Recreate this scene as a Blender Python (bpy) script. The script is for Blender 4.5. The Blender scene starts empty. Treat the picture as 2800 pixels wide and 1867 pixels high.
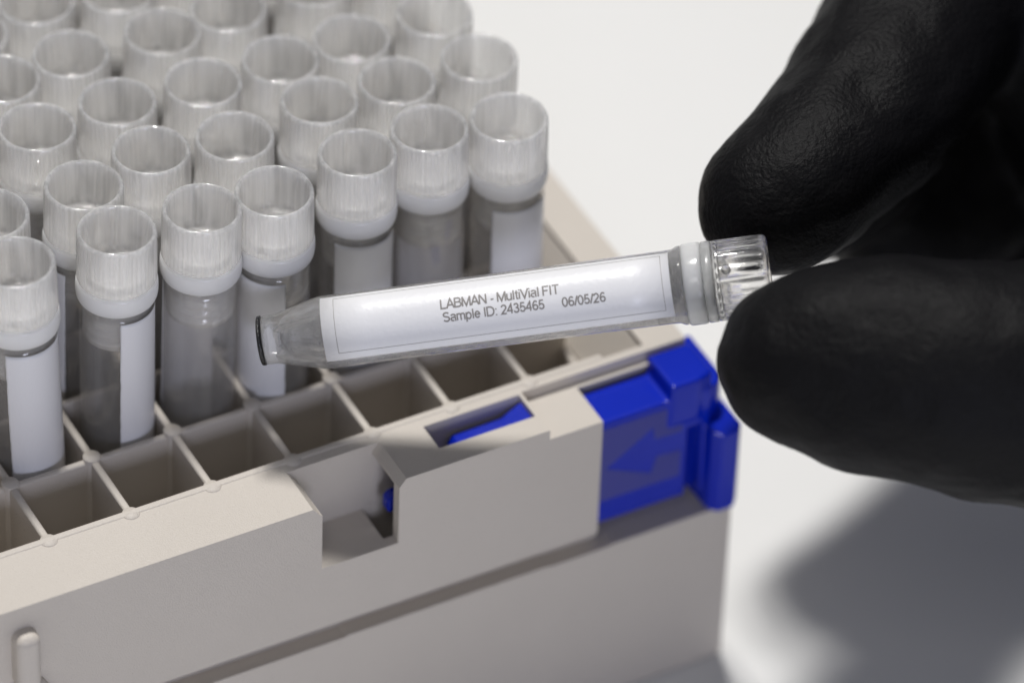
import bpy, bmesh, math, random
from math import sin, cos, pi, radians
from mathutils import Vector, Matrix, noise

random.seed(4)
S = bpy.context.scene
S.unit_settings.system = 'METRIC'
S.unit_settings.scale_length = 0.01          # one unit is one centimetre

# ------------------------------------------------------------------ camera
cam = bpy.data.objects.new('camera', bpy.data.cameras.new('camera'))
S.collection.objects.link(cam)
cam.rotation_euler = (0.84241, -0.02963, -0.48439)
cam.location = (-17.89752, -41.21112, 42.70972)
cd = cam.data
cd.sensor_width = 36.0
cd.lens = 218.57
cd.clip_start = 1.0
cd.clip_end = 1000.0
cd.dof.use_dof = True
cd.dof.focus_distance = 62.0
cd.dof.aperture_fstop = 0.113
cd.dof.aperture_blades = 9
S.camera = cam

# ------------------------------------------------------------------ world and lamps
W = bpy.data.worlds.new('World')
S.world = W
W.use_nodes = True
W.node_tree.nodes['Background'].inputs[0].default_value = (0.80, 0.84, 1.0, 1)
W.node_tree.nodes['Background'].inputs[1].default_value = 0.10


def lamp(name, loc, target, size, power, color, size_y=None):
    l = bpy.data.lights.new(name, 'AREA')
    l.energy = power
    l.color = color
    l.size = size
    if size_y:
        l.shape = 'RECTANGLE'
        l.size_y = size_y
    o = bpy.data.objects.new(name, l)
    o.location = loc
    d = Vector(target) - Vector(loc)
    o.rotation_euler = d.to_track_quat('-Z', 'Y').to_euler()
    S.collection.objects.link(o)
    return o


lamp('ceiling_or_fill_lamp', (6, 36, 124), (5, 0, 0), 13, 80000, (1.0, 0.978, 0.945))
lamp('ceiling_or_fill_lamp', (18, 40, 122), (5, 0, 0), 13, 80000, (1.0, 0.982, 0.955))
lamp('ceiling_or_fill_lamp', (-42, -66, 104), (3, 1, 0), 26, 8000, (1.0, 0.985, 0.97))  # added fill high in front, no ceiling lamp known there; lightens caps and seals
lamp('cool_front_light', (-14, -84, 20), (4, 0, -1), 20, 19500, (0.78, 0.81, 1.0))  # low cool area light in front, source unknown

S.view_settings.view_transform = 'Standard'
S.view_settings.look = 'None'
S.view_settings.exposure = 0.0
S.view_settings.gamma = 1.0
S.view_settings.use_curve_mapping = False
cy = S.cycles
cy.max_bounces = 14
cy.diffuse_bounces = 5
cy.glossy_bounces = 6
cy.transmission_bounces = 14
cy.transparent_max_bounces = 48
cy.sample_clamp_indirect = 4.0
cy.caustics_reflective = False
cy.caustics_refractive = False
cy.use_denoising = True


# ------------------------------------------------------------------ materials
def new_mat(name):
    m = bpy.data.materials.new(name)
    m.use_nodes = True
    nt = m.node_tree
    return m, nt, nt.nodes, nt.links, nt.nodes['Principled BSDF']


def bump(nt, bsdf, scale, dist, strength=1.0, kind='noise', detail=3.0, prev=None):
    N, L = nt.nodes, nt.links
    tc = N.new('ShaderNodeTexCoord')
    if kind == 'noise':
        t = N.new('ShaderNodeTexNoise')
        t.inputs['Detail'].default_value = detail
    else:
        t = N.new('ShaderNodeTexVoronoi')
        t.feature = 'SMOOTH_F1'
    t.inputs['Scale'].default_value = scale
    L.new(tc.outputs['Object'], t.inputs['Vector'])
    b = N.new('ShaderNodeBump')
    b.inputs['Distance'].default_value = dist
    b.inputs['Strength'].default_value = strength
    L.new(t.outputs[0], b.inputs['Height'])
    if prev:
        L.new(prev.outputs[0], b.inputs['Normal'])
    L.new(b.outputs[0], bsdf.inputs['Normal'])
    return b


def plastic(name, col, rough, bscale, bdist, spec=0.5, vary=0.04, sss=0.0, sparkle=False):
    m, nt, N, L, p = new_mat(name)
    tc = N.new('ShaderNodeTexCoord')
    n = N.new('ShaderNodeTexNoise')
    n.inputs['Scale'].default_value = 1.3
    n.inputs['Detail'].default_value = 5
    L.new(tc.outputs['Object'], n.inputs['Vector'])
    mix = N.new('ShaderNodeMix')
    mix.data_type = 'RGBA'
    mix.inputs['A'].default_value = tuple(c * (1 - vary) for c in col) + (1,)
    mix.inputs['B'].default_value = tuple(min(1, c * (1 + vary)) for c in col) + (1,)
    L.new(n.outputs[0], mix.inputs['Factor'])
    L.new(mix.outputs['Result'], p.inputs['Base Color'])
    p.inputs['Specular IOR Level'].default_value = spec
    p.inputs['Roughness'].default_value = rough
    if sparkle:   # fine moulded grain: tiny smoother facets catch the lamps
        g = N.new('ShaderNodeTexNoise')
        g.inputs['Scale'].default_value = 38
        g.inputs['Detail'].default_value = 1
        L.new(tc.outputs['Object'], g.inputs['Vector'])
        r = N.new('ShaderNodeMapRange')
        r.inputs['From Min'].default_value = 0.55
        r.inputs['From Max'].default_value = 0.75
        r.inputs['To Min'].default_value = rough
        r.inputs['To Max'].default_value = 0.22
        L.new(g.outputs[0], r.inputs['Value'])
        L.new(r.outputs[0], p.inputs['Roughness'])
    if sss:
        p.inputs['Subsurface Weight'].default_value = sss
        p.inputs['Subsurface Radius'].default_value = (0.12, 0.10, 0.08)
        p.inputs['Subsurface Scale'].default_value = 1.0
    bump(nt, p, bscale, bdist)
    return m


def milky(name, col, clear, radius=0.5, rough=0.12, streak=0.0):
    """solid cloudy plastic: light wanders through it; part of it stays see-through"""
    m, nt, N, L, p = new_mat(name)
    p.inputs['Base Color'].default_value = (*col, 1)
    p.inputs['Subsurface Weight'].default_value = 1.0
    p.inputs['Subsurface Radius'].default_value = (1.0, 0.97, 0.93)
    p.inputs['Subsurface Scale'].default_value = radius
    p.inputs['Roughness'].default_value = rough
    p.inputs['IOR'].default_value = 1.49
    bump(nt, p, 30, 0.002)
    p.inputs['Specular IOR Level'].default_value = 0.0
    tr = N.new('ShaderNodeBsdfTransparent')
    tr.inputs[0].default_value = (0.985, 0.98, 0.975, 1)
    mx = N.new('ShaderNodeMixShader')
    mx.inputs[0].default_value = clear
    out = N['Material Output']
    L.new(p.outputs[0], mx.inputs[1])
    L.new(tr.outputs[0], mx.inputs[2])
    gl = N.new('ShaderNodeBsdfGlossy')
    gl.inputs['Roughness'].default_value = rough
    lw = N.new('ShaderNodeLayerWeight')
    lw.inputs[0].default_value = 0.5
    pw = N.new('ShaderNodeMath')
    pw.operation = 'POWER'
    pw.inputs[1].default_value = 4.5
    L.new(lw.outputs['Facing'], pw.inputs[0])
    fr = N.new('ShaderNodeMath')
    fr.operation = 'MULTIPLY_ADD'
    fr.inputs[1].default_value = 0.35
    fr.inputs[2].default_value = 0.05
    L.new(pw.outputs[0], fr.inputs[0])
    m2 = N.new('ShaderNodeMixShader')
    L.new(fr.outputs[0], m2.inputs[0])
    L.new(mx.outputs[0], m2.inputs[1])
    L.new(gl.outputs[0], m2.inputs[2])
    L.new(m2.outputs[0], out.inputs[0])
    if streak:      # drawn streaks of the moulding, clearer and cloudier lines
        tc = N.new('ShaderNodeTexCoord')
        mp = N.new('ShaderNodeMapping')
        mp.inputs['Scale'].default_value = (12, 12, 0.3)
        L.new(tc.outputs['Object'], mp.inputs['Vector'])
        ns = N.new('ShaderNodeTexNoise')
        ns.inputs['Scale'].default_value = 1.0
        ns.inputs['Detail'].default_value = 5
        L.new(mp.outputs[0], ns.inputs['Vector'])
        mr = N.new('ShaderNodeMapRange')
        mr.inputs['From Min'].default_value = 0.35
        mr.inputs['From Max'].default_value = 0.65
        mr.inputs['To Min'].default_value = clear - streak
        mr.inputs['To Max'].default_value = clear + streak
        L.new(ns.outputs[0], mr.inputs['Value'])
        L.new(mr.outputs[0], mx.inputs[0])
    return m


def clear_glass(name, rough=0.03, col=(0.97, 0.975, 0.97), mixt=0.0, bdist=0.0, trans=1.0):
    m, nt, N, L, p = new_mat(name)
    p.inputs['Base Color'].default_value = (*col, 1)
    p.inputs['Transmission Weight'].default_value = trans
    p.inputs['Roughness'].default_value = rough
    p.inputs['IOR'].default_value = 1.47
    if bdist:
        bump(nt, p, 9, bdist)
    if mixt:
        tr = N.new('ShaderNodeBsdfTransparent')
        mx = N.new('ShaderNodeMixShader')
        mx.inputs[0].default_value = mixt
        out = N['Material Output']
        L.new(p.outputs[0], mx.inputs[1])
        L.new(tr.outputs[0], mx.inputs[2])
        L.new(mx.outputs[0], out.inputs[0])
    return m


M = {}
M['beige'] = plastic('beige_rack_plastic', (0.585, 0.538, 0.482), 0.50, 60, 0.006, 0.4, 0.035, sss=0.0, sparkle=True)
M['blue'] = plastic('blue_latch_plastic', (0.0, 0.016, 0.42), 0.26, 22, 0.0015, 0.38, 0.12)
M['blue_matt'] = plastic('textured_blue_tinted_sheen', (0.012, 0.018, 0.27), 0.50, 90, 0.006, 1.0, 0.06)  # matt grain, plus a slight violet tint standing in for reflected light
M['desk'] = plastic('white_desk_laminate', (0.80, 0.80, 0.79), 0.30, 6, 0.001, 0.35, 0.008)
M['label'] = plastic('white_label_paper', (0.82, 0.82, 0.84), 0.36, 18, 0.003, 0.5, 0.01)
M['ink'] = plastic('grey_print', (0.25, 0.235, 0.225), 0.5, 20, 0.001)
M['black'] = plastic('black_base_disc', (0.012, 0.012, 0.013), 0.28, 14, 0.03, 0.6)
M['bodysss'] = milky('clear_tube_wall', (0.96, 0.94, 0.91), 0.90, 0.4, 0.04)
M['plugsss'] = milky('milky_thread_plastic', (0.97, 0.955, 0.93), 0.42, 0.5, 0.08)
M['sealsss'] = milky('milky_seal_plastic', (0.99, 0.98, 0.965), 0.02, 0.4, 0.25)
M['capsss'] = milky('cloudy_cap_plastic', (0.995, 0.982, 0.962), 0.53, 0.6, 0.045, 0.13)
M['glass'] = clear_glass('clear_vial_plastic', 0.07, (0.985, 0.98, 0.97), 0.25, 0.003)
M['glass_tip'] = clear_glass('thick_clear_plastic', 0.05, (0.97, 0.97, 0.965), 0.30, 0.006, 0.86)
M['hazy'] = clear_glass('hazy_collar_plastic', 0.22, (0.88, 0.89, 0.89), 0.15, 0.010, 0.6)

# black nitrile: dull, crinkled skin
m, nt, N, L, p = new_mat('black_nitrile')
p.inputs['Base Color'].default_value = (0.0045, 0.0043, 0.005, 1)
p.inputs['Roughness'].default_value = 0.5
p.inputs['Specular IOR Level'].default_value = 0.13
tc = N.new('ShaderNodeTexCoord')
nz = N.new('ShaderNodeTexNoise')
nz.inputs['Scale'].default_value = 3.0
nz.inputs['Detail'].default_value = 2
L.new(tc.outputs['Object'], nz.inputs['Vector'])
av = N.new('ShaderNodeMixRGB')
av.inputs[0].default_value = 0.06
L.new(tc.outputs['Object'], av.inputs[1])
L.new(nz.outputs[1], av.inputs[2])
vo = N.new('ShaderNodeTexNoise')
vo.inputs['Scale'].default_value = 19.0
vo.inputs['Detail'].default_value = 4
vo.inputs['Roughness'].default_value = 0.6
vo.inputs['Distortion'].default_value = 0.1
L.new(av.outputs[0], vo.inputs['Vector'])
b1 = N.new('ShaderNodeBump')
b1.inputs['Distance'].default_value = 0.040
b1.inputs['Strength'].default_value = 0.55
L.new(vo.outputs[0], b1.inputs['Height'])
L.new(b1.outputs[0], p.inputs['Normal'])
M['glove'] = m


# ------------------------------------------------------------------ helpers
def link_mesh(name, me, mat=None, parent=None, smooth=False):
    o = bpy.data.objects.new(name, me)
    S.collection.objects.link(o)
    if mat and not me.materials:
        me.materials.append(mat)
    if smooth:
        for p_ in me.polygons:
            p_.use_smooth = True
    if parent:
        o.parent = parent
    return o


def empty(name, loc, label, cat, group=None, mat=None):
    o = bpy.data.objects.new(name, None)
    o.empty_display_size = 0.3
    S.collection.objects.link(o)
    if mat is not None:
        o.matrix_world = mat
    else:
        o.location = loc
    o['label'] = label
    o['category'] = cat
    if group:
        o['group'] = group
    return o


def box_bm(bm, x0, x1, y0, y1, z0, z1, slant=None):
    vs = [bm.verts.new(c) for c in ((x0, y0, z0), (x1, y0, z0), (x1, y1, z0), (x0, y1, z0),
                                    (x0, y0, z1), (x1, y0, z1), (x1, y1, z1), (x0, y1, z1))]
    for f in ((3, 2, 1, 0), (4, 5, 6, 7), (0, 1, 5, 4), (1, 2, 6, 5), (2, 3, 7, 6), (3, 0, 4, 7)):
        bm.faces.new([vs[i] for i in f])
    return vs


def prism_bm(bm, poly, axis, a0, a1):
    """extrude a 2D polygon along an axis: poly are the two other coordinates in order"""
    def mk(p_, a):
        if axis == 'x':
            return (a, p_[0], p_[1])
        if axis == 'y':
            return (p_[0], a, p_[1])
        return (p_[0], p_[1], a)
    lo = [bm.verts.new(mk(q, a0)) for q in poly]
    hi = [bm.verts.new(mk(q, a1)) for q in poly]
    n = len(poly)
    bm.faces.new(lo)
    bm.faces.new(hi[::-1])
    for i in range(n):
        bm.faces.new((lo[i], hi[i], hi[(i + 1) % n], lo[(i + 1) % n]))
    bmesh.ops.recalc_face_normals(bm, faces=bm.faces[:])


def to_mesh(bm, name):
    me = bpy.data.meshes.new(name)
    bm.to_mesh(me)
    bm.free()
    return me


def boolean(me, cutters, op='DIFFERENCE'):
    a = bpy.data.objects.new('tmp', me)
    S.collection.objects.link(a)
    tmp = []
    for c in cutters:
        o = bpy.data.objects.new('tmp', c)
        S.collection.objects.link(o)
        md = a.modifiers.new('b', 'BOOLEAN')
        md.operation = op
        md.solver = 'EXACT'
        md.object = o
        tmp.append(o)
    bpy.context.view_layer.update()
    dg = bpy.context.evaluated_depsgraph_get()
    r = bpy.data.meshes.new_from_object(a.evaluated_get(dg))
    for o in tmp + [a]:
        bpy.data.objects.remove(o)
    return r


def cut_box(*a):
    bm = bmesh.new()
    box_bm(bm, *a)
    return to_mesh(bm, 'cut')


def soften(o, w, seg=3, ang=30):
    md = o.modifiers.new('edge', 'BEVEL')
    md.width = w
    md.segments = seg
    md.limit_method = 'ANGLE'
    md.angle_limit = radians(ang)
    md.harden_normals = True
    for p_ in o.data.polygons:
        p_.use_smooth = True
    return o


def lathe(bm, prof, seg=64, ribs=0, rib_depth=0.0, rib_z=(0, 0), axis='z', closed=False):
    rings = []
    for (r, z) in prof:
        ring = []
        for i in range(seg):
            a = 2 * pi * i / seg
            rr = r
            if ribs and rib_z[0] <= z <= rib_z[1]:
                rr = r - rib_depth * (0.5 - 0.5 * cos(ribs * a)) ** 0.6
            co = (rr * cos(a), rr * sin(a), z) if axis == 'z' else (z, rr * cos(a), rr * sin(a))
            ring.append(bm.verts.new(co))
        rings.append(ring)
    n = len(rings)
    for k in range(n if closed else n - 1):
        A, B = rings[k], rings[(k + 1) % n]
        for i in range(seg):
            j = (i + 1) % seg
            bm.faces.new((A[i], A[j], B[j], B[i]))
    return rings


def cap_ring(bm, ring):
    bm.faces.new(ring)


def wedge(poly, y0, y1):
    b = bmesh.new()
    prism_bm(b, poly, 'y', y0, y1)
    return to_mesh(b, 'cut')


# ------------------------------------------------------------------ desk
DZ = -4.12
bm = bmesh.new()
box_bm(bm, -150, 170, -120, 220, DZ - 2.5, DZ)
desk = link_mesh('desk', to_mesh(bm, 'desk'), M['desk'])
desk['kind'] = 'structure'
desk['label'] = 'plain white laminate desk top under the rack'
desk['category'] = 'desk'

# ------------------------------------------------------------------ rack
PX = 0.9
rack = empty('tube_rack', (2.7, -0.8, DZ), 'beige plastic rack with a square cell grid and a blue sliding latch on its front', 'tube rack')
RO = Vector(rack.location)


def rpart(name, me, mat, parent=rack):
    me.transform(Matrix.Translation(-RO))
    return link_mesh(name, me, mat, parent)


FY = -0.78          # front face
XL, XR = -1.77, 7.17
YB = 11.58
# upper tray body
bm = bmesh.new()
prism_bm(bm, [(XL, FY), (XR, FY), (XR, YB), (XL, YB)], 'z', -1.70, 0.0)
body = to_mesh(bm, 'tray')
cuts = [cut_box(-1.32, 6.72, -0.045, 11.1, -1.0, 1.0),          # well for the cells
        cut_box(-1.02, 6.42, -0.045, 10.9, -3.0, 0.5),          # cells go through
        cut_box(2.665, 3.53, -2.0, -0.17, -0.86, 1.0),          # notch
        cut_box(3.42, 8.2, -0.66, -0.175, -1.50, -0.13),         # latch channel, open in the notch
        cut_box(4.11, 5.21, -0.525, -0.165, -1.2, 1.0),         # slot in the top
        cut_box(5.25, 8.0, -2.0, -0.14, -0.125, 1.0),
        wedge([(2.60, 0.05), (2.72, 0.05), (2.72, -0.13), (2.66, -0.13), (2.56, 0.0)], -2.0, -0.172),
        wedge([(3.48, 0.05), (3.64, 0.05), (3.61, 0.0), (3.53, -0.10), (3.48, -0.12)], -2.0, -0.172),           # lowered shoulder
        cut_box(5.865, 8.2, -2.0, -0.215, -3.0, 1.0)]           # open bay of the latch
body = boolean(body, cuts)
o = rpart('tray_frame', body, M['beige'])
soften(o, 0.045, 3, 35)

# chamfered well sides where the rim slopes to the last cells
bm = bmesh.new()
prism_bm(bm, [(6.34, -1.4), (6.70, -1.4), (6.715, -0.06), (6.36, -0.62)], 'y', -0.03, 11.0)
rpart('well_side', to_mesh(bm, 'well_side'), M['beige'])
bm = bmesh.new()
prism_bm(bm, [(-0.94, -1.4), (-1.30, -1.4), (-1.315, -0.06), (-0.96, -0.62)], 'y', -0.03, 11.0)
rpart('well_side', to_mesh(bm, 'well_side'), M['beige'])

# neck between tray and base
bm = bmesh.new()
box_bm(bm, XL + 0.2, XR - 0.1, FY + 0.16, YB - 0.2, -1.95, -1.66)
neck = boolean(to_mesh(bm, 'neck'), [cut_box(5.93, 9, -2, -0.30, -3, 0), cut_box(-1.02, 6.42, -0.045, 10.9, -3.0, 0.5)])
rpart('neck', neck, M['beige'])

# base box
bm = bmesh.new()
prism_bm(bm, [(XL - 0.28, FY - 0.03), (XR + 0.29, FY - 0.03), (XR + 0.29, YB + 0.3), (XL - 0.28, YB + 0.3)], 'z', DZ + 0.02, -1.90)
base = boolean(to_mesh(bm, 'base'), [cut_box(-1.02, 6.42, -0.045, 10.9, -3.72, 0.5),
                                    cut_box(5.3, 6.02, -3, 0.4, -1.915, 0.0),
                                    cut_box(-3.0, 2.95, -3, 0.4, -1.915, 0.0)])
o = rpart('base', base, M['beige'])
soften(o, 0.035, 4, 35)

# front lug at the left end with its buttress
bm = bmesh.new()
box_bm(bm, -0.76, -0.50, FY - 0.20, FY + 0.1, -1.0, -0.28)
prism_bm(bm, [(-0.92, -1.69), (-0.10, -1.69), (-0.46, -0.98), (-0.80, -0.98)], 'y', FY - 0.12, FY + 0.1)
o = rpart('lug', to_mesh(bm, 'lug'), M['beige'])
soften(o, 0.10, 5, 35)

# cell grid: thin walls, posts on the crossings
bm = bmesh.new()
T = 0.042
NROW = 12
for i in range(0, 7):
    x = i * PX
    box_bm(bm, x - T, x + T, -0.06, NROW * PX + 0.05, -3.70, -0.004)
for x in (-0.9, 6.3):
    box_bm(bm, x - T, x + T, 0.0, NROW * PX + 0.05, -3.70, -0.60)
for j in range(1, NROW + 1):
    y = j * PX
    box_bm(bm, -0.93, 6.33, y - T, y + T, -3.695, -0.035)
box_bm(bm, -0.95, 6.26, -0.065, 0.03, -3.69, 0.012)
me = to_mesh(bm, 'cell_grid')
o = rpart('cell_grid', me, M['beige'])
soften(o, 0.030, 3, 35)

bm = bmesh.new()
for j in range(0, NROW + 1):
    for i in range(0, 7):
        rs = lathe(bm, [(0.092, -0.9), (0.092, -0.008), (0.086, 0.0), (0.0005, 0.001)], 28)
        for ring in rs:
            for v in ring:
                v.co += Vector((i * PX, j * PX - (0.03 if j == 0 else 0), 0.008))
o = rpart('grid_post', to_mesh(bm, 'grid_post'), M['beige'])
o.data.polygons.foreach_set('use_smooth', [True] * len(o.data.polygons))
o['kind'] = 'stuff'

# ---- blue latch
bm = bmesh.new()
box_bm(bm, 5.55, 7.17, -0.74, -0.255, -1.60, -0.20)
prism_bm(bm, [(6.68, -0.76), (7.00, -0.76), (7.18, -0.70), (7.18, -0.21), (6.68, -0.21)], 'z', -0.55, -0.005)
prism_bm(bm, [(7.10, -0.50), (7.12, -0.86), (7.20, -0.96), (7.39, -0.96), (7.48, -0.86), (7.48, 0.2), (7.10, 0.2)], 'z', -1.80, -0.72)
prism_bm(bm, [(7.08, -0.64), (7.32, -0.60), (7.42, -0.5), (7.42, 0.18), (7.08, 0.18)], 'z', -1.6, -0.30)
tmp = bpy.data.objects.new('tmp', to_mesh(bm, 'raw'))
S.collection.objects.link(tmp)
md = tmp.modifiers.new('r', 'REMESH')
md.mode = 'VOXEL'
md.voxel_size = 0.016
md = tmp.modifiers.new('s', 'SMOOTH')
md.factor = 0.5
md.iterations = 9
bpy.context.view_layer.update()
lm = bpy.data.meshes.new_from_object(tmp.evaluated_get(bpy.context.evaluated_depsgraph_get()))
bpy.data.objects.remove(tmp)
lm = boolean(lm, [cut_box(6.90, 7.09, -1.2, -0.63, -2.0, -0.66)])
lm.name = 'latch'
o = rpart('latch', lm, M['blue'])
for q in lm.polygons:
    q.use_smooth = True
latch_o = o


def lpart(name, me, mat):
    me.transform(Matrix.Translation(-RO))
    return link_mesh(name, me, mat, latch_o)


# matt panel with the polished arrow left free
bm = bmesh.new()
PY = -0.7425
arrow = [(5.95, -0.86), (6.49, -0.49), (6.515, -0.665), (6.84, -0.68), (6.84, -0.94), (6.55, -0.915), (6.49, -1.13)]
out_v = [(5.70, -0.30), (6.84, -0.30), (6.84, -1.30), (5.70, -1.30)]
vt = {}


def V(p_):
    if p_ not in vt:
        vt[p_] = bm.verts.new((p_[0], PY, p_[1]))
    return vt[p_]


def poly(*ps):
    f = bm.faces.new([V(q) for q in ps])
    return f


poly(out_v[0], out_v[3], arrow[0])
poly(out_v[0], arrow[0], arrow[1])
poly(out_v[0], arrow[1], out_v[1])
poly(arrow[1], arrow[2], out_v[1])
poly(arrow[2], arrow[3], out_v[1])
poly(out_v[3], arrow[6], arrow[0])
poly(out_v[3], out_v[2], arrow[6])
poly(arrow[6], out_v[2], arrow[5])
poly(arrow[5], out_v[2], arrow[4])
bmesh.ops.recalc_face_normals(bm, faces=bm.faces[:])
for f in bm.faces:
    if f.normal.y > 0:
        f.normal_flip()
lpart('arrow_panel', to_mesh(bm, 'arrow_panel'), M['blue_matt'])

# tongue seen through the slot and in the notch
bm = bmesh.new()
prism_bm(bm, [(4.36, -0.28), (4.42, -0.20), (4.98, -0.19), (5.20, -0.07), (5.24, -0.07), (5.24, -0.17), (5.60, -0.17), (5.60, -0.9), (4.36, -0.9)], 'y', -0.56, -0.195)
o = lpart('tongue', to_mesh(bm, 'tongue'), M['blue'])
soften(o, 0.04, 3)
bm = bmesh.new()
prism_bm(bm, [(3.545, -0.68), (3.545, -0.52), (3.60, -0.47), (4.40, -0.47), (4.40, -0.70)], 'y', -0.52, -0.37)
o = lpart('tongue', to_mesh(bm, 'tongue_end'), M['blue'])
soften(o, 0.03, 3)

# ------------------------------------------------------------------ standing tubes
TB = -2.70        # tube bottom, world z


def mesh_of(fn, name, mat, smooth=True):
    bm_ = bmesh.new()
    fn(bm_)
    me = to_mesh(bm_, name)
    me.materials.append(mat)
    if smooth:
        for q in me.polygons:
            q.use_smooth = True
    return me


def f_body(b):
    outer = [(0.002, 0.03), (0.235, 0.03), (0.245, 0.10), (0.30, 0.36), (0.362, 0.58), (0.372, 0.66), (0.374, 2.0), (0.376, 4.15), (0.372, 4.27)]
    inner = [(0.357, 4.27), (0.354, 3.9), (0.345, 0.9), (0.28, 0.70), (0.16, 0.57), (0.002, 0.55)]
    lathe(b, outer + inner, 64, closed=True)
    bmesh.ops.recalc_face_normals(b, faces=b.faces[:])


def f_plug(b):
    prof = [(0.20, 3.82), (0.34, 3.82)]
    for k in range(4):
        z = 3.85 + k * 0.105
        prof += [(0.326, z), (0.350, z + 0.022), (0.350, z + 0.05), (0.326, z + 0.072)]
    prof += [(0.35, 4.275), (0.20, 4.275)]
    lathe(b, prof, 64, closed=True)
    bmesh.ops.recalc_face_normals(b, faces=b.faces[:])


def f_seal(b):
    lathe(b, [(0.31, 4.28), (0.375, 4.28), (0.398, 4.30), (0.411, 4.335), (0.417, 4.39), (0.4175, 4.44), (0.414, 4.49), (0.406, 4.522), (0.31, 4.525)], 72, closed=True)
    bmesh.ops.recalc_face_normals(b, faces=b.faces[:])


def f_cap(b):
    """solid cap: fluted outer wall, rounded rim, open socket with six drive ribs"""
    seg = 240
    outer = [(0.30, 4.53), (0.395, 4.53), (0.406, 4.56), (0.406, 4.60), (0.405, 4.66), (0.404, 4.9), (0.403, 5.04), (0.401, 5.09)]
    rim = [(0.394, 5.112), (0.382, 5.120), (0.368, 5.118), (0.357, 5.105)]
    inner = [(0.352, 5.07), (0.347, 4.9), (0.343, 4.70), (0.318, 4.62), (0.25, 4.60), (0.12, 4.60), (0.002, 4.60), (0.002, 4.53)]
    rings = []
    for k, (r, z) in enumerate(outer + rim + inner):
        ring = []
        for i in range(seg):
            a = 2 * pi * i / seg
            rr = r
            if r > 0.3985 and 4.58 < z < 5.05:
                rr = r - 0.012 * (0.5 - 0.5 * cos(48 * a)) ** 0.6
            if 0.34 < r < 0.3475 and z < 5.0:
                for c in range(6):
                    d = abs((a - c * pi / 3 - 0.3 + pi) % (2 * pi) - pi)
                    rr -= 0.03 * math.exp(-(d / 0.06) ** 2)
            ring.append(b.verts.new((rr * cos(a), rr * sin(a), z)))
        rings.append(ring)
    n = len(rings)
    for k in range(n):
        A_, B_ = rings[k], rings[(k + 1) % n]
        for i in range(seg):
            j = (i + 1) % seg
            b.faces.new((A_[i], A_[j], B_[j], B_[i]))
    bmesh.ops.recalc_face_normals(b, faces=b.faces[:])


ME = {
    'body': mesh_of(f_body, 'tube_body', M['bodysss']),
    'plug': mesh_of(f_plug, 'thread', M['plugsss']),
    'seal': mesh_of(f_seal, 'seal_ring', M['sealsss']),
    'cap': mesh_of(f_cap, 'cap', M['capsss']),
}


def label_mesh(center_deg, half, z0, z1, rough_edge=False):
    b = bmesh.new()
    n = 40
    c = radians(center_deg)
    h = radians(half)
    nz_ = 60
    grid = []
    for r in (0.3795, 0.3835):
        g = []
        for k in range(nz_ + 1):
            z = z0 + (z1 - z0) * k / nz_
            row = []
            for i in range(n + 1):
                a = c - h + 2 * h * i / n
                if i in (0, n):
                    a += random.uniform(-1, 1) * 0.010
                row.append(b.verts.new((r * cos(a), r * sin(a), z)))
            g.append(row)
        grid.append(g)
    for gi, g in enumerate(grid):
        for k in range(nz_):
            for i in range(n):
                q = [g[k][i], g[k][i + 1], g[k + 1][i + 1], g[k + 1][i]]
                b.faces.new(q if gi else q[::-1])
    for k in range(nz_):
        for i in (0, n):
            b.faces.new((grid[0][k][i], grid[0][k + 1][i], grid[1][k + 1][i], grid[1][k][i]))
    for i in range(n):
        for k in (0, nz_):
            b.faces.new((grid[0][k][i], grid[1][k][i], grid[1][k][i + 1], grid[0][k][i + 1]))
    bmesh.ops.recalc_face_normals(b, faces=b.faces[:])
    me = to_mesh(b, 'label')
    me.materials.append(M['label'])
    for q in me.polygons:
        q.use_smooth = True
    return me


VIEW = -119.3      # direction from the rack towards the viewer, degrees
front_label = {0: 41, 1: 68, 2: 221, 3: -36, 4: 26, 5: 176, 6: 36}
ORD_COL = {-1: 'eighth', 0: 'seventh', 1: 'sixth', 2: 'fifth', 3: 'fourth', 4: 'third', 5: 'second', 6: 'first'}
ORD_ROW = {1: 'front', 2: 'second', 3: 'third', 4: 'fourth', 5: 'fifth', 6: 'sixth', 7: 'seventh'}
TG = 'clear capped tubes standing in the rack'
proto = None
for row in range(1, 7):
    for col in range(-1, 7):
        if row == 1 and col == -1:
            continue
        x, y = (col + 0.5) * PX, (row + 0.5) * PX
        x += random.uniform(-0.02, 0.02)
        y += random.uniform(-0.02, 0.02)
        dz = random.uniform(-0.02, 0.02)
        if row == 1:
            lb = 'clear tube with milky seal, %s from the right in the front row' % ORD_COL[col]
        else:
            lb = 'clear tube with open ribbed cap, %s from the right in the %s row of tubes' % (ORD_COL[col], ORD_ROW[row])
        t = empty('sample_tube', (x, y, TB + dz), lb, 'sample tube', TG)
        t.rotation_euler = (radians(random.uniform(-1.2, 1.2)), radians(random.uniform(-1.2, 1.2)), 0)
        if col in (4,) and row == 1:
            t.rotation_euler[1] = radians(0.8)
        spin = random.uniform(0, 2 * pi)
        if proto is None:
            proto = (link_mesh('tube_body', ME['body'], None, t), link_mesh('seal_ring', ME['seal'], None, t),
                     link_mesh('cap', ME['cap'], None, t))
            cp = proto[2]
            th = link_mesh('thread', ME['plug'], None, cp)
        else:
            for src in proto:
                c = src.copy()
                S.collection.objects.link(c)
                c.parent = t
            cp = c
            c = th.copy()
            S.collection.objects.link(c)
            c.parent = cp
        cp.rotation_euler[2] = spin
        ang = front_label.get(col) if row == 1 else random.uniform(0, 360)
        link_mesh('label', label_mesh(VIEW + ang, 58, 0.65, 4.17 + random.uniform(-0.03, 0.03)), None, t)

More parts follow.
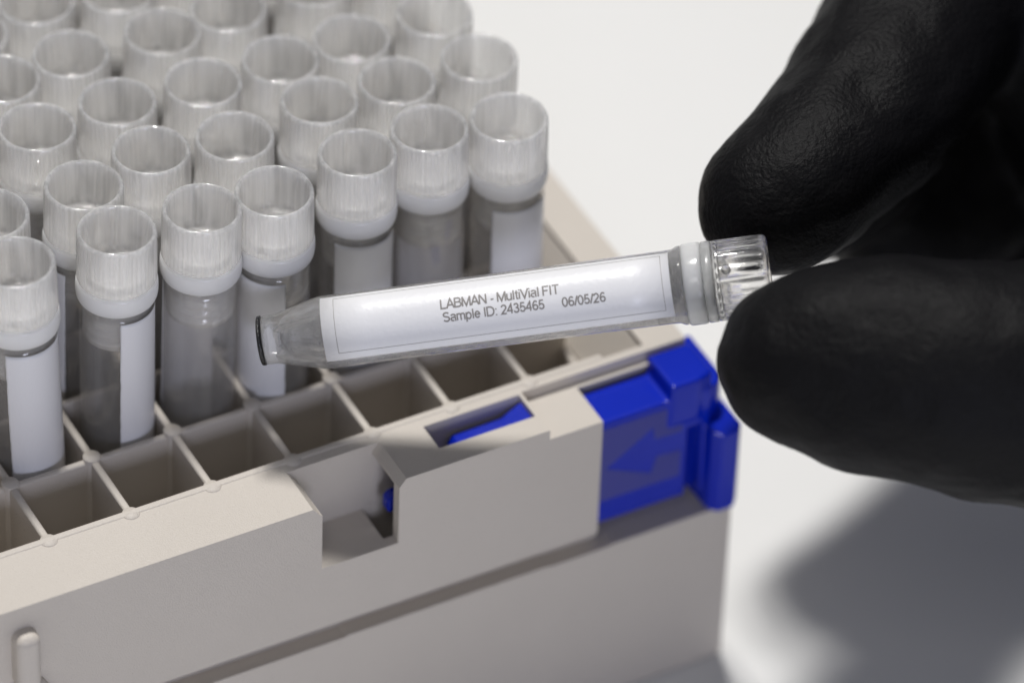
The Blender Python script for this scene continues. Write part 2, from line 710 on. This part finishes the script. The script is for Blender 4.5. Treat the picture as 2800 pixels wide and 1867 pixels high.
# ------------------------------------------------------------------ the held vial
TIP = Vector((2.577, 0.470, 1.253))
END = Vector((7.122, -1.758, 2.166))
ax = (END - TIP).normalized()
tocam = (Vector(cam.location) - (TIP + END) / 2).normalized()
zl = (tocam - ax * tocam.dot(ax)).normalized()
yl = zl.cross(ax).normalized()
MV = Matrix((ax, yl, zl)).transposed().to_4x4()
MV.translation = TIP
vial = empty('held_vial', TIP, 'clear vial with a printed white label pinched between black gloved finger and thumb', 'vial', None, MV)
LEN = (END - TIP).length          # about 5.18


def lx(fn, name, mat, parent=vial, smooth=True):
    return link_mesh(name, mesh_of(fn, name, mat, smooth), None, parent)


# cone tip, thick moulded plastic with a hollow
def v_body(b):
    # outer skin and inner skin closed into one solid wall; inner space is air
    outer = [(0.001, 0.042), (0.240, 0.042), (0.246, 0.06), (0.247, 0.14), (0.262, 0.22), (0.345, 0.55), (0.362, 0.61), (0.367, 0.66),
             (0.367, 1.5), (0.367, 2.6), (0.368, 3.8), (0.368, 4.10), (0.372, 4.20), (0.395, 4.25), (0.398, 4.285)]
    inner = [(0.300, 4.285), (0.300, 3.5), (0.300, 2.0), (0.300, 0.75), (0.285, 0.68), (0.20, 0.42), (0.13, 0.26), (0.06, 0.21), (0.001, 0.20)]
    lathe(b, outer + inner, 96, axis='x')
    bmesh.ops.recalc_face_normals(b, faces=b.faces[:])


vb = lx(v_body, 'vial_body', M['glass_tip'])


# moulded fins inside the cone tip
def v_fins(b):
    for k in range(4):
        a = pi / 4 + k * pi / 2 + 0.25
        d = Vector((0, cos(a), sin(a)))
        n_ = Vector((0, -sin(a), cos(a))) * 0.008
        pts = [(0.16, 0.16), (0.24, 0.25), (0.56, 0.33), (0.60, 0.33), (0.60, 0.25), (0.25, 0.09)]
        f1 = [b.verts.new(Vector((s_, 0, 0)) + d * r_ + n_) for s_, r_ in pts]
        f2 = [b.verts.new(Vector((s_, 0, 0)) + d * r_ - n_) for s_, r_ in pts]
        b.faces.new(f1)
        b.faces.new(f2[::-1])
        for i in range(len(pts)):
            j = (i + 1) % len(pts)
            b.faces.new((f1[i], f2[i], f2[j], f1[j]))
    bmesh.ops.recalc_face_normals(b, faces=b.faces[:])


# thread plug of the cap inside the neck
def v_plug(b):
    prof = [(0.20, 3.98), (0.285, 3.98)]
    for k in range(3):
        s_ = 4.0 + k * 0.085
        prof += [(0.275, s_), (0.293, s_ + 0.02), (0.293, s_ + 0.04), (0.275, s_ + 0.06)]
    prof += [(0.288, 4.29), (0.20, 4.29)]
    lathe(b, prof, 72, axis='x', closed=True)
    bmesh.ops.recalc_face_normals(b, faces=b.faces[:])


def v_disc(b):
    rs = lathe(b, [(0.0005, -0.01), (0.23, -0.01), (0.246, -0.004), (0.250, 0.008), (0.250, 0.030), (0.0005, 0.032)], 72, axis='x')
    bmesh.ops.recalc_face_normals(b, faces=b.faces[:])


lx(v_disc, 'base_disc', M['black'])
lx(v_fins, 'fins', M['glass'], vb, False)


def v_seal(b):
    lathe(b, [(0.27, 4.29), (0.392, 4.29), (0.408, 4.305), (0.412, 4.34), (0.412, 4.44), (0.408, 4.472), (0.392, 4.485), (0.27, 4.485)], 96, axis='x', closed=True)
    bmesh.ops.recalc_face_normals(b, faces=b.faces[:])


def v_collar(b):
    lathe(b, [(0.25, 4.488), (0.400, 4.488), (0.408, 4.50), (0.408, 4.575), (0.400, 4.59), (0.25, 4.59)], 96, axis='x', closed=True)
    bmesh.ops.recalc_face_normals(b, faces=b.faces[:])


def v_cap(b):
    ze = LEN
    seg = 288
    outer = [(0.402, 4.592), (0.404, 4.62), (0.405, 4.66), (0.404, 4.9), (0.403, ze - 0.12), (0.402, ze - 0.06), (0.396, ze - 0.015), (0.375, ze)]
    inner = [(0.345, ze), (0.332, ze - 0.02), (0.326, ze - 0.12), (0.322, 4.9), (0.318, 4.66), (0.30, 4.64), (0.001, 4.64)]
    rings = []
    for r, s_ in outer + inner + [(0.001, 4.592)]:
        ring = []
        for i in range(seg):
            a = 2 * pi * i / seg
            rr = r
            if r > 0.3999 and 4.63 < s_ < ze - 0.08:
                rr = r - 0.012 * (0.5 - 0.5 * cos(24 * a)) ** 0.7
            if 0.31 < r < 0.33 and s_ < ze - 0.05:
                for c in range(6):
                    d = abs((a - c * pi / 3 - 0.55 + pi) % (2 * pi) - pi)
                    rr -= 0.03 * math.exp(-(d / 0.08) ** 2)
            ring.append(b.verts.new((s_, rr * cos(a), rr * sin(a))))
        rings.append(ring)
    n = len(rings)
    for k in range(n):
        A_, B_ = rings[k], rings[(k + 1) % n]
        for i in range(seg):
            j = (i + 1) % seg
            b.faces.new((A_[i], A_[j], B_[j], B_[i]))
    bmesh.ops.recalc_face_normals(b, faces=b.faces[:])


vcap = lx(v_cap, 'cap', M['glass'])
lx(v_plug, 'thread', M['hazy'], vcap)
lx(v_seal, 'seal_ring', milky('translucent_seal', (0.93, 0.95, 0.96), 0.22, 0.4, 0.15))
lx(v_collar, 'collar', M['hazy'], vcap)

# small moulded dimple on the cap wall
bm = bmesh.new()
bmesh.ops.create_uvsphere(bm, u_segments=24, v_segments=16, radius=0.05)
me = to_mesh(bm, 'gate_mark')
me.transform(Matrix.Translation((4.73, 0.10, 0.375)) @ Matrix.Diagonal((1, 1, 0.5, 1)))
link_mesh('gate_mark', me, M['glass'], vcap, True)

# air bubbles in the cone
bm = bmesh.new()
for k in range(26):
    s_ = random.uniform(0.25, 0.66)
    a = random.gauss(-0.35, 0.30)
    r_ = 0.20 + (s_ - 0.25) * 0.25
    rad = random.choice([0.006, 0.008, 0.010, 0.014, 0.019])
    mt = Matrix.Translation((s_, r_ * sin(a), r_ * cos(a)))
    bmesh.ops.create_icosphere(bm, subdivisions=2, radius=rad, matrix=mt)
me = to_mesh(bm, 'air_bubbles')
link_mesh('air_bubbles', me, M['glass'], vb, True)

# printed label wrapped on the vial
RL = 0.3735


def wrap(s_, phi, r):
    return Vector((s_, r * sin(phi), r * cos(phi)))


def v_label(b):
    s0, s1 = 0.665, 4.165
    p0, p1 = radians(-52), radians(66)
    ns, np_ = 8, 48
    G = []
    for r in (RL - 0.004, RL):
        G.append([[b.verts.new(wrap(s0 + (s1 - s0) * i / ns, p0 + (p1 - p0) * k / np_, r)) for k in range(np_ + 1)] for i in range(ns + 1)])
    for gi, g in enumerate(G):
        for i in range(ns):
            for k in range(np_):
                q = [g[i][k], g[i + 1][k], g[i + 1][k + 1], g[i][k + 1]]
                b.faces.new(q)
    for i in range(ns):
        for k in (0, np_):
            b.faces.new((G[0][i][k], G[0][i + 1][k], G[1][i + 1][k], G[1][i][k]))
    for k in range(np_):
        for i in (0, ns):
            b.faces.new((G[0][i][k], G[1][i][k], G[1][i][k + 1], G[0][i][k + 1]))
    bmesh.ops.recalc_face_normals(b, faces=b.faces[:])


vl = lx(v_label, 'label', M['label'])


def off(h):      # height on the flat picture of the label -> angle round the vial
    return math.asin(max(-1, min(1, h / 0.3735)))


def strip(b, pts, w):
    for (s0, h0), (s1, h1) in zip(pts, pts[1:]):
        d = Vector((s1 - s0, h1 - h0))
        n_ = Vector((-d.y, d.x)).normalized() * w / 2
        n = max(1, int(d.length / 0.05))
        prev = None
        for i in range(n + 1):
            q = Vector((s0, h0)) + d * i / n
            a_ = b.verts.new(wrap(q.x + n_.x, (q.y + n_.y) / RL, RL + 0.0012))
            c_ = b.verts.new(wrap(q.x - n_.x, (q.y - n_.y) / RL, RL + 0.0012))
            if prev:
                b.faces.new((prev[0], prev[1], c_, a_))
            prev = (a_, c_)


def v_frame(b):
    t0, t1 = radians(58) * RL, radians(-37) * RL
    s0, s1 = 0.80, 4.085
    strip(b, [(s0, t0), (s1, t0)], 0.0055)
    strip(b, [(s1, t0), (s1, t1)], 0.0055)
    strip(b, [(s1, t1), (s0, t1)], 0.0055)
    strip(b, [(s0, t1), (s0, t0)], 0.0055)


lx(v_frame, 'printed_frame', M['ink'], vl, False)


def _arc(cx, cy_, rx, ry, a0, a1, n=10):
    return [(cx + rx * cos(radians(a0 + (a1 - a0) * i / n)), cy_ + ry * sin(radians(a0 + (a1 - a0) * i / n))) for i in range(n + 1)]


# plain sans-serif letters as pen strokes: cap height 1, (advance, strokes)
GL = {
    'L': (0.56, [[(0.05, 1), (0.05, 0.045), (0.50, 0.045)]]),
    'A': (0.68, [[(0.0, 0), (0.32, 1), (0.64, 0)], [(0.115, 0.32), (0.525, 0.32)]]),
    'B': (0.68, [[(0.36, 0.53), (0.05, 0.53), (0.05, 0.95), (0.34, 0.95)] + _arc(0.34, 0.74, 0.20, 0.21, 90, -90), [(0.05, 0.53), (0.05, 0.05), (0.36, 0.05)] + _arc(0.36, 0.29, 0.24, 0.24, -90, 90)]),
    'M': (0.84, [[(0.05, 0), (0.05, 1)], [(0.05, 1), (0.39, 0.04), (0.73, 1)], [(0.73, 1), (0.73, 0)]]),
    'N': (0.74, [[(0.05, 0), (0.05, 1)], [(0.05, 1), (0.62, 0)], [(0.62, 0), (0.62, 1)]]),
    'F': (0.60, [[(0.05, 0), (0.05, 0.95), (0.55, 0.95)], [(0.05, 0.50), (0.47, 0.50)]]),
    'I': (0.26, [[(0.10, 0), (0.10, 1)]]),
    'T': (0.62, [[(0.0, 0.95), (0.60, 0.95)], [(0.30, 0.90), (0.30, 0)]]),
    'V': (0.66, [[(0.0, 1), (0.32, 0.02), (0.64, 1)]]),
    'D': (0.74, [[(0.32, 0.05), (0.05, 0.05), (0.05, 0.95), (0.32, 0.95)] + _arc(0.32, 0.5, 0.32, 0.45, 90, -90, 14)]),
    'S': (0.68, [_arc(0.32, 0.74, 0.24, 0.21, 25, 235) + _arc(0.33, 0.28, 0.25, 0.23, 80, -160)]),
    'u': (0.54, [[(0.05, 0.72), (0.05, 0.24)] + _arc(0.23, 0.22, 0.18, 0.17, 180, 330), [(0.43, 0.72), (0.43, 0)]]),
    'l': (0.22, [[(0.09, 0), (0.09, 1)]]),
    'i': (0.22, [[(0.09, 0), (0.09, 0.72)], [(0.09, 0.88), (0.09, 1)]]),
    't': (0.30, [[(0.14, 0.93), (0.14, 0.16), (0.18, 0.06), (0.29, 0.05)], [(0.0, 0.68), (0.27, 0.68)]]),
    'a': (0.56, [_arc(0.25, 0.53, 0.19, 0.15, 165, 20) + [(0.43, 0.30), (0.43, 0.10), (0.48, 0.0)], [(0.43, 0.40)] + _arc(0.22, 0.21, 0.17, 0.17, 80, 300)]),
    'm': (0.82, [[(0.05, 0), (0.05, 0.72)], [(0.05, 0.48)] + _arc(0.21, 0.52, 0.16, 0.15, 160, 10) + [(0.38, 0)], [(0.38, 0.50)] + _arc(0.54, 0.52, 0.16, 0.15, 160, 10) + [(0.71, 0)]]),
    'p': (0.56, [[(0.05, -0.28), (0.05, 0.72)], _arc(0.26, 0.355, 0.20, 0.32, 155, -155, 14)]),
    'e': (0.56, [[(0.06, 0.38), (0.45, 0.38)] + _arc(0.25, 0.36, 0.20, 0.31, 5, 325, 16)]),
    ':': (0.26, [[(0.10, 0), (0.10, 0.12)], [(0.10, 0.60), (0.10, 0.72)]]),
    '-': (0.34, [[(0.03, 0.34), (0.29, 0.34)]]),
    ' ': (0.27, []),
    '/': (0.28, [[(0.0, 0.0), (0.27, 1.0)]]),
    '0': (0.56, [_arc(0.26, 0.5, 0.21, 0.45, 90, 450, 20)]),
    '2': (0.56, [_arc(0.26, 0.70, 0.20, 0.25, 170, -30) + [(0.05, 0.05), (0.48, 0.05)]]),
    '3': (0.56, [_arc(0.25, 0.74, 0.18, 0.21, 160, -80) + _arc(0.25, 0.29, 0.21, 0.24, 80, -165)]),
    '4': (0.56, [[(0.38, 0), (0.38, 1), (0.03, 0.30), (0.50, 0.30)]]),
    '5': (0.56, [[(0.45, 0.95), (0.14, 0.95), (0.08, 0.48)] + _arc(0.25, 0.33, 0.21, 0.27, 130, -160)]),
    '6': (0.56, [_arc(0.28, 0.72, 0.17, 0.23, 25, 120) + _arc(0.27, 0.40, 0.21, 0.50, 140, 180) + _arc(0.27, 0.31, 0.20, 0.25, 180, 530, 20)]),
}


def ribbon(b, pts, w, lift):
    n = len(pts)
    prev = None
    for i, p_ in enumerate(pts):
        d0 = (Vector(pts[i]) - Vector(pts[i - 1])).normalized() if i > 0 else None
        d1 = (Vector(pts[i + 1]) - Vector(pts[i])).normalized() if i < n - 1 else None
        t_ = d0 or d1
        k = 1.0
        if d0 and d1:
            if (d0 + d1).length > 0.1:
                t_ = (d0 + d1).normalized()
                k = min(2.2, 1 / max(0.3, abs(t_.dot(d0))))
        nn = Vector((-t_.y, t_.x)) * (w / 2 * k)
        q = Vector(p_)
        a_ = b.verts.new(wrap(q.x + nn.x, (q.y + nn.y) / RL, RL + lift))
        c_ = b.verts.new(wrap(q.x - nn.x, (q.y - nn.y) / RL, RL + lift))
        if prev:
            b.faces.new((prev[0], prev[1], c_, a_))
        prev = (a_, c_)


def text_on_label(txt, s0, h0, width, capheight):
    total = sum(GL[ch][0] for ch in txt) - 0.05
    kx = width / total
    bb = bmesh.new()
    x = 0.0
    for ch in txt:
        adv, strokes = GL[ch]
        for k, st in enumerate(strokes):
            pts = []
            for i, (gx, gy) in enumerate(st):
                q = (s0 + (x + gx) * kx, h0 + gy * capheight)
                if pts and (Vector(q) - Vector(pts[-1])).length < 1e-4:
                    continue
                if pts:      # keep long strokes on the curved label
                    P_, Q_ = Vector(pts[-1]), Vector(q)
                    m_ = int((Q_ - P_).length / 0.012)
                    pts += [tuple(P_.lerp(Q_, (w_ + 1) / (m_ + 1))) for w_ in range(m_)]
                pts.append(q)
            ribbon(bb, pts, capheight * 0.16, 0.0012 + 0.0003 * k)
        x += adv
    return bb


def arc(h):
    return off(h) * RL


KP = 0.99 / 274.0     # measured print sizes, centimetres
for txt, s0, h0, h1, wd in (('LABMAN - MultiVial FIT', 1.87, 21.5, 47.5, 325), ('Sample ID: 2435465', 1.88, -14.5, 11.5, 279),
                            ('06/05/26', 3.075, -16, 10, 119)):
    a0, a1 = arc(h0 * KP), arc(h1 * KP)
    bb = text_on_label(txt, s0, a0, wd * KP * 1.01, a1 - a0)
    me = to_mesh(bb, 'printed_text')
    link_mesh('printed_text', me, M['ink'], vl)

# ------------------------------------------------------------------ gloved hand
CH = {
    'INDEX': [(7.74, -0.73, 2.08, 0.76), (8.02, -0.71, 2.19, 0.79), (8.40, -0.53, 2.26, 0.82), (8.84, -0.29, 2.29, 0.87), (9.29, -0.05, 2.33, 0.93), (9.96, 0.46, 2.44, 0.98), (10.87, 1.11, 2.52, 1.05), (11.62, 1.00, 2.22, 1.10), (12.12, 0.46, 1.97, 1.20), (12.54, -0.28, 1.78, 1.40)],
    'MIDDLE': [(9.10, 0.80, 0.64, 0.82), (9.70, 0.98, 0.70, 0.85), (10.46, 1.26, 0.79, 0.85), (11.33, 1.67, 1.07, 0.95), (12.15, 1.68, 1.07, 1.00), (12.46, 0.85, 1.03, 1.10), (12.64, -0.29, 0.92, 1.40)],
    'RING': [(10.43, 0.80, -0.43, 0.85), (11.04, 0.89, -0.30, 0.89), (11.70, 1.20, -0.10, 0.92), (12.57, 1.58, 0.15, 1.00), (12.80, 0.90, 0.21, 1.10), (12.92, -0.33, 0.13, 1.35)],
    'LITTLE': [(11.82, 0.81, -1.46, 0.75), (12.38, 1.05, -1.22, 0.80), (13.03, 1.23, -0.98, 0.85), (13.55, 1.21, -0.72, 0.90), (13.41, 0.27, -0.82, 1.00), (13.21, -1.08, -0.75, 1.20)],
    'THUMB': [(6.80, -3.03, 2.17, 0.86), (7.08, -3.22, 2.21, 0.96), (7.37, -3.41, 2.19, 1.05), (7.98, -3.80, 2.14, 1.13), (8.69, -4.07, 1.97, 1.20), (9.64, -4.27, 1.69, 1.30), (10.83, -4.24, 1.32, 1.50), (12.29, -4.19, 1.12, 1.80)],
    'PALM': [(12.54, -0.28, 1.78, 1.40), (12.76, -1.05, 0.85, 1.70), (12.90, -1.81, 0.18, 1.70), (13.00, -2.57, -0.22, 1.60), (13.30, -2.27, 0.99, 1.90), (13.10, -3.44, 0.79, 2.10), (13.76, -4.12, 0.49, 2.20), (14.45, -4.75, 0.25, 2.30), (15.81, -6.04, -0.27, 2.40), (17.85, -7.96, -1.02, 2.50)],
}
CREASE = [(8.84, -0.53, 3.11, 0.08), (8.84, -0.76, 2.73, 0.08), (9.28, -0.81, 2.32, 0.08), (9.99, -0.63, 1.99, 0.08), (10.90, -0.42, 1.94, 0.08)]
bm = bmesh.new()
for nm, ch in CH.items():
    for (a, c) in zip(ch, ch[1:]):
        A_, B_ = Vector(a[:3]), Vector(c[:3])
        n = max(2, int((B_ - A_).length / 0.14))
        for i in range(n + 1):
            t_ = i / n
            bmesh.ops.create_icosphere(bm, subdivisions=3, radius=a[3] + (c[3] - a[3]) * t_ + 0.035, matrix=Matrix.Translation(A_.lerp(B_, t_)))
me = to_mesh(bm, 'hand_raw')
tmp = bpy.data.objects.new('tmp', me)
S.collection.objects.link(tmp)
md = tmp.modifiers.new('r', 'REMESH')
md.mode = 'VOXEL'
md.voxel_size = 0.075
md = tmp.modifiers.new('s', 'SMOOTH')
md.factor = 0.6
md.iterations = 14
bpy.context.view_layer.update()
hand_me = bpy.data.meshes.new_from_object(tmp.evaluated_get(bpy.context.evaluated_depsgraph_get()))
bpy.data.objects.remove(tmp)
hand_me.name = 'gloved_hand'
hand_me.update()
nrm = [v.normal.copy() for v in hand_me.vertices]
for v, n_ in zip(hand_me.vertices, nrm):
    c = v.co
    d = 0.055 * noise.noise(c * 1.1 + Vector((3, 1, 7))) + 0.026 * noise.noise(c * 2.6) - 0.022 * abs(noise.noise(Vector((c.x * 3.1, c.y * 3.1, c.z * 5.0))))
    # folds of the glove where the finger bends
    best = 9.0
    for p_, q_ in zip(CREASE, CREASE[1:]):
        A0, B0 = Vector(p_[:3]), Vector(q_[:3])
        t_ = max(0.0, min(1.0, (c - A0).dot(B0 - A0) / (B0 - A0).length_squared))
        best = min(best, (c - A0.lerp(B0, t_)).length)
    best += 0.10 * noise.noise(c * 1.7)
    if best < 1.2:
        d -= 0.07 * math.exp(-(best / 0.14) ** 2)
        d += 0.02 * math.exp(-((best - 0.40) / 0.16) ** 2)
    v.co = c + n_ * d
hand_root = Vector((12.5, -5.6, 2.2))
hand_me.transform(Matrix.Translation(-hand_root))
hand = link_mesh('gloved_hand', hand_me, M['glove'], None, True)
hand.location = hand_root
hand['label'] = 'hand in a crinkled black rubber glove pinching the cap of the labelled vial'
hand['category'] = 'gloved hand'
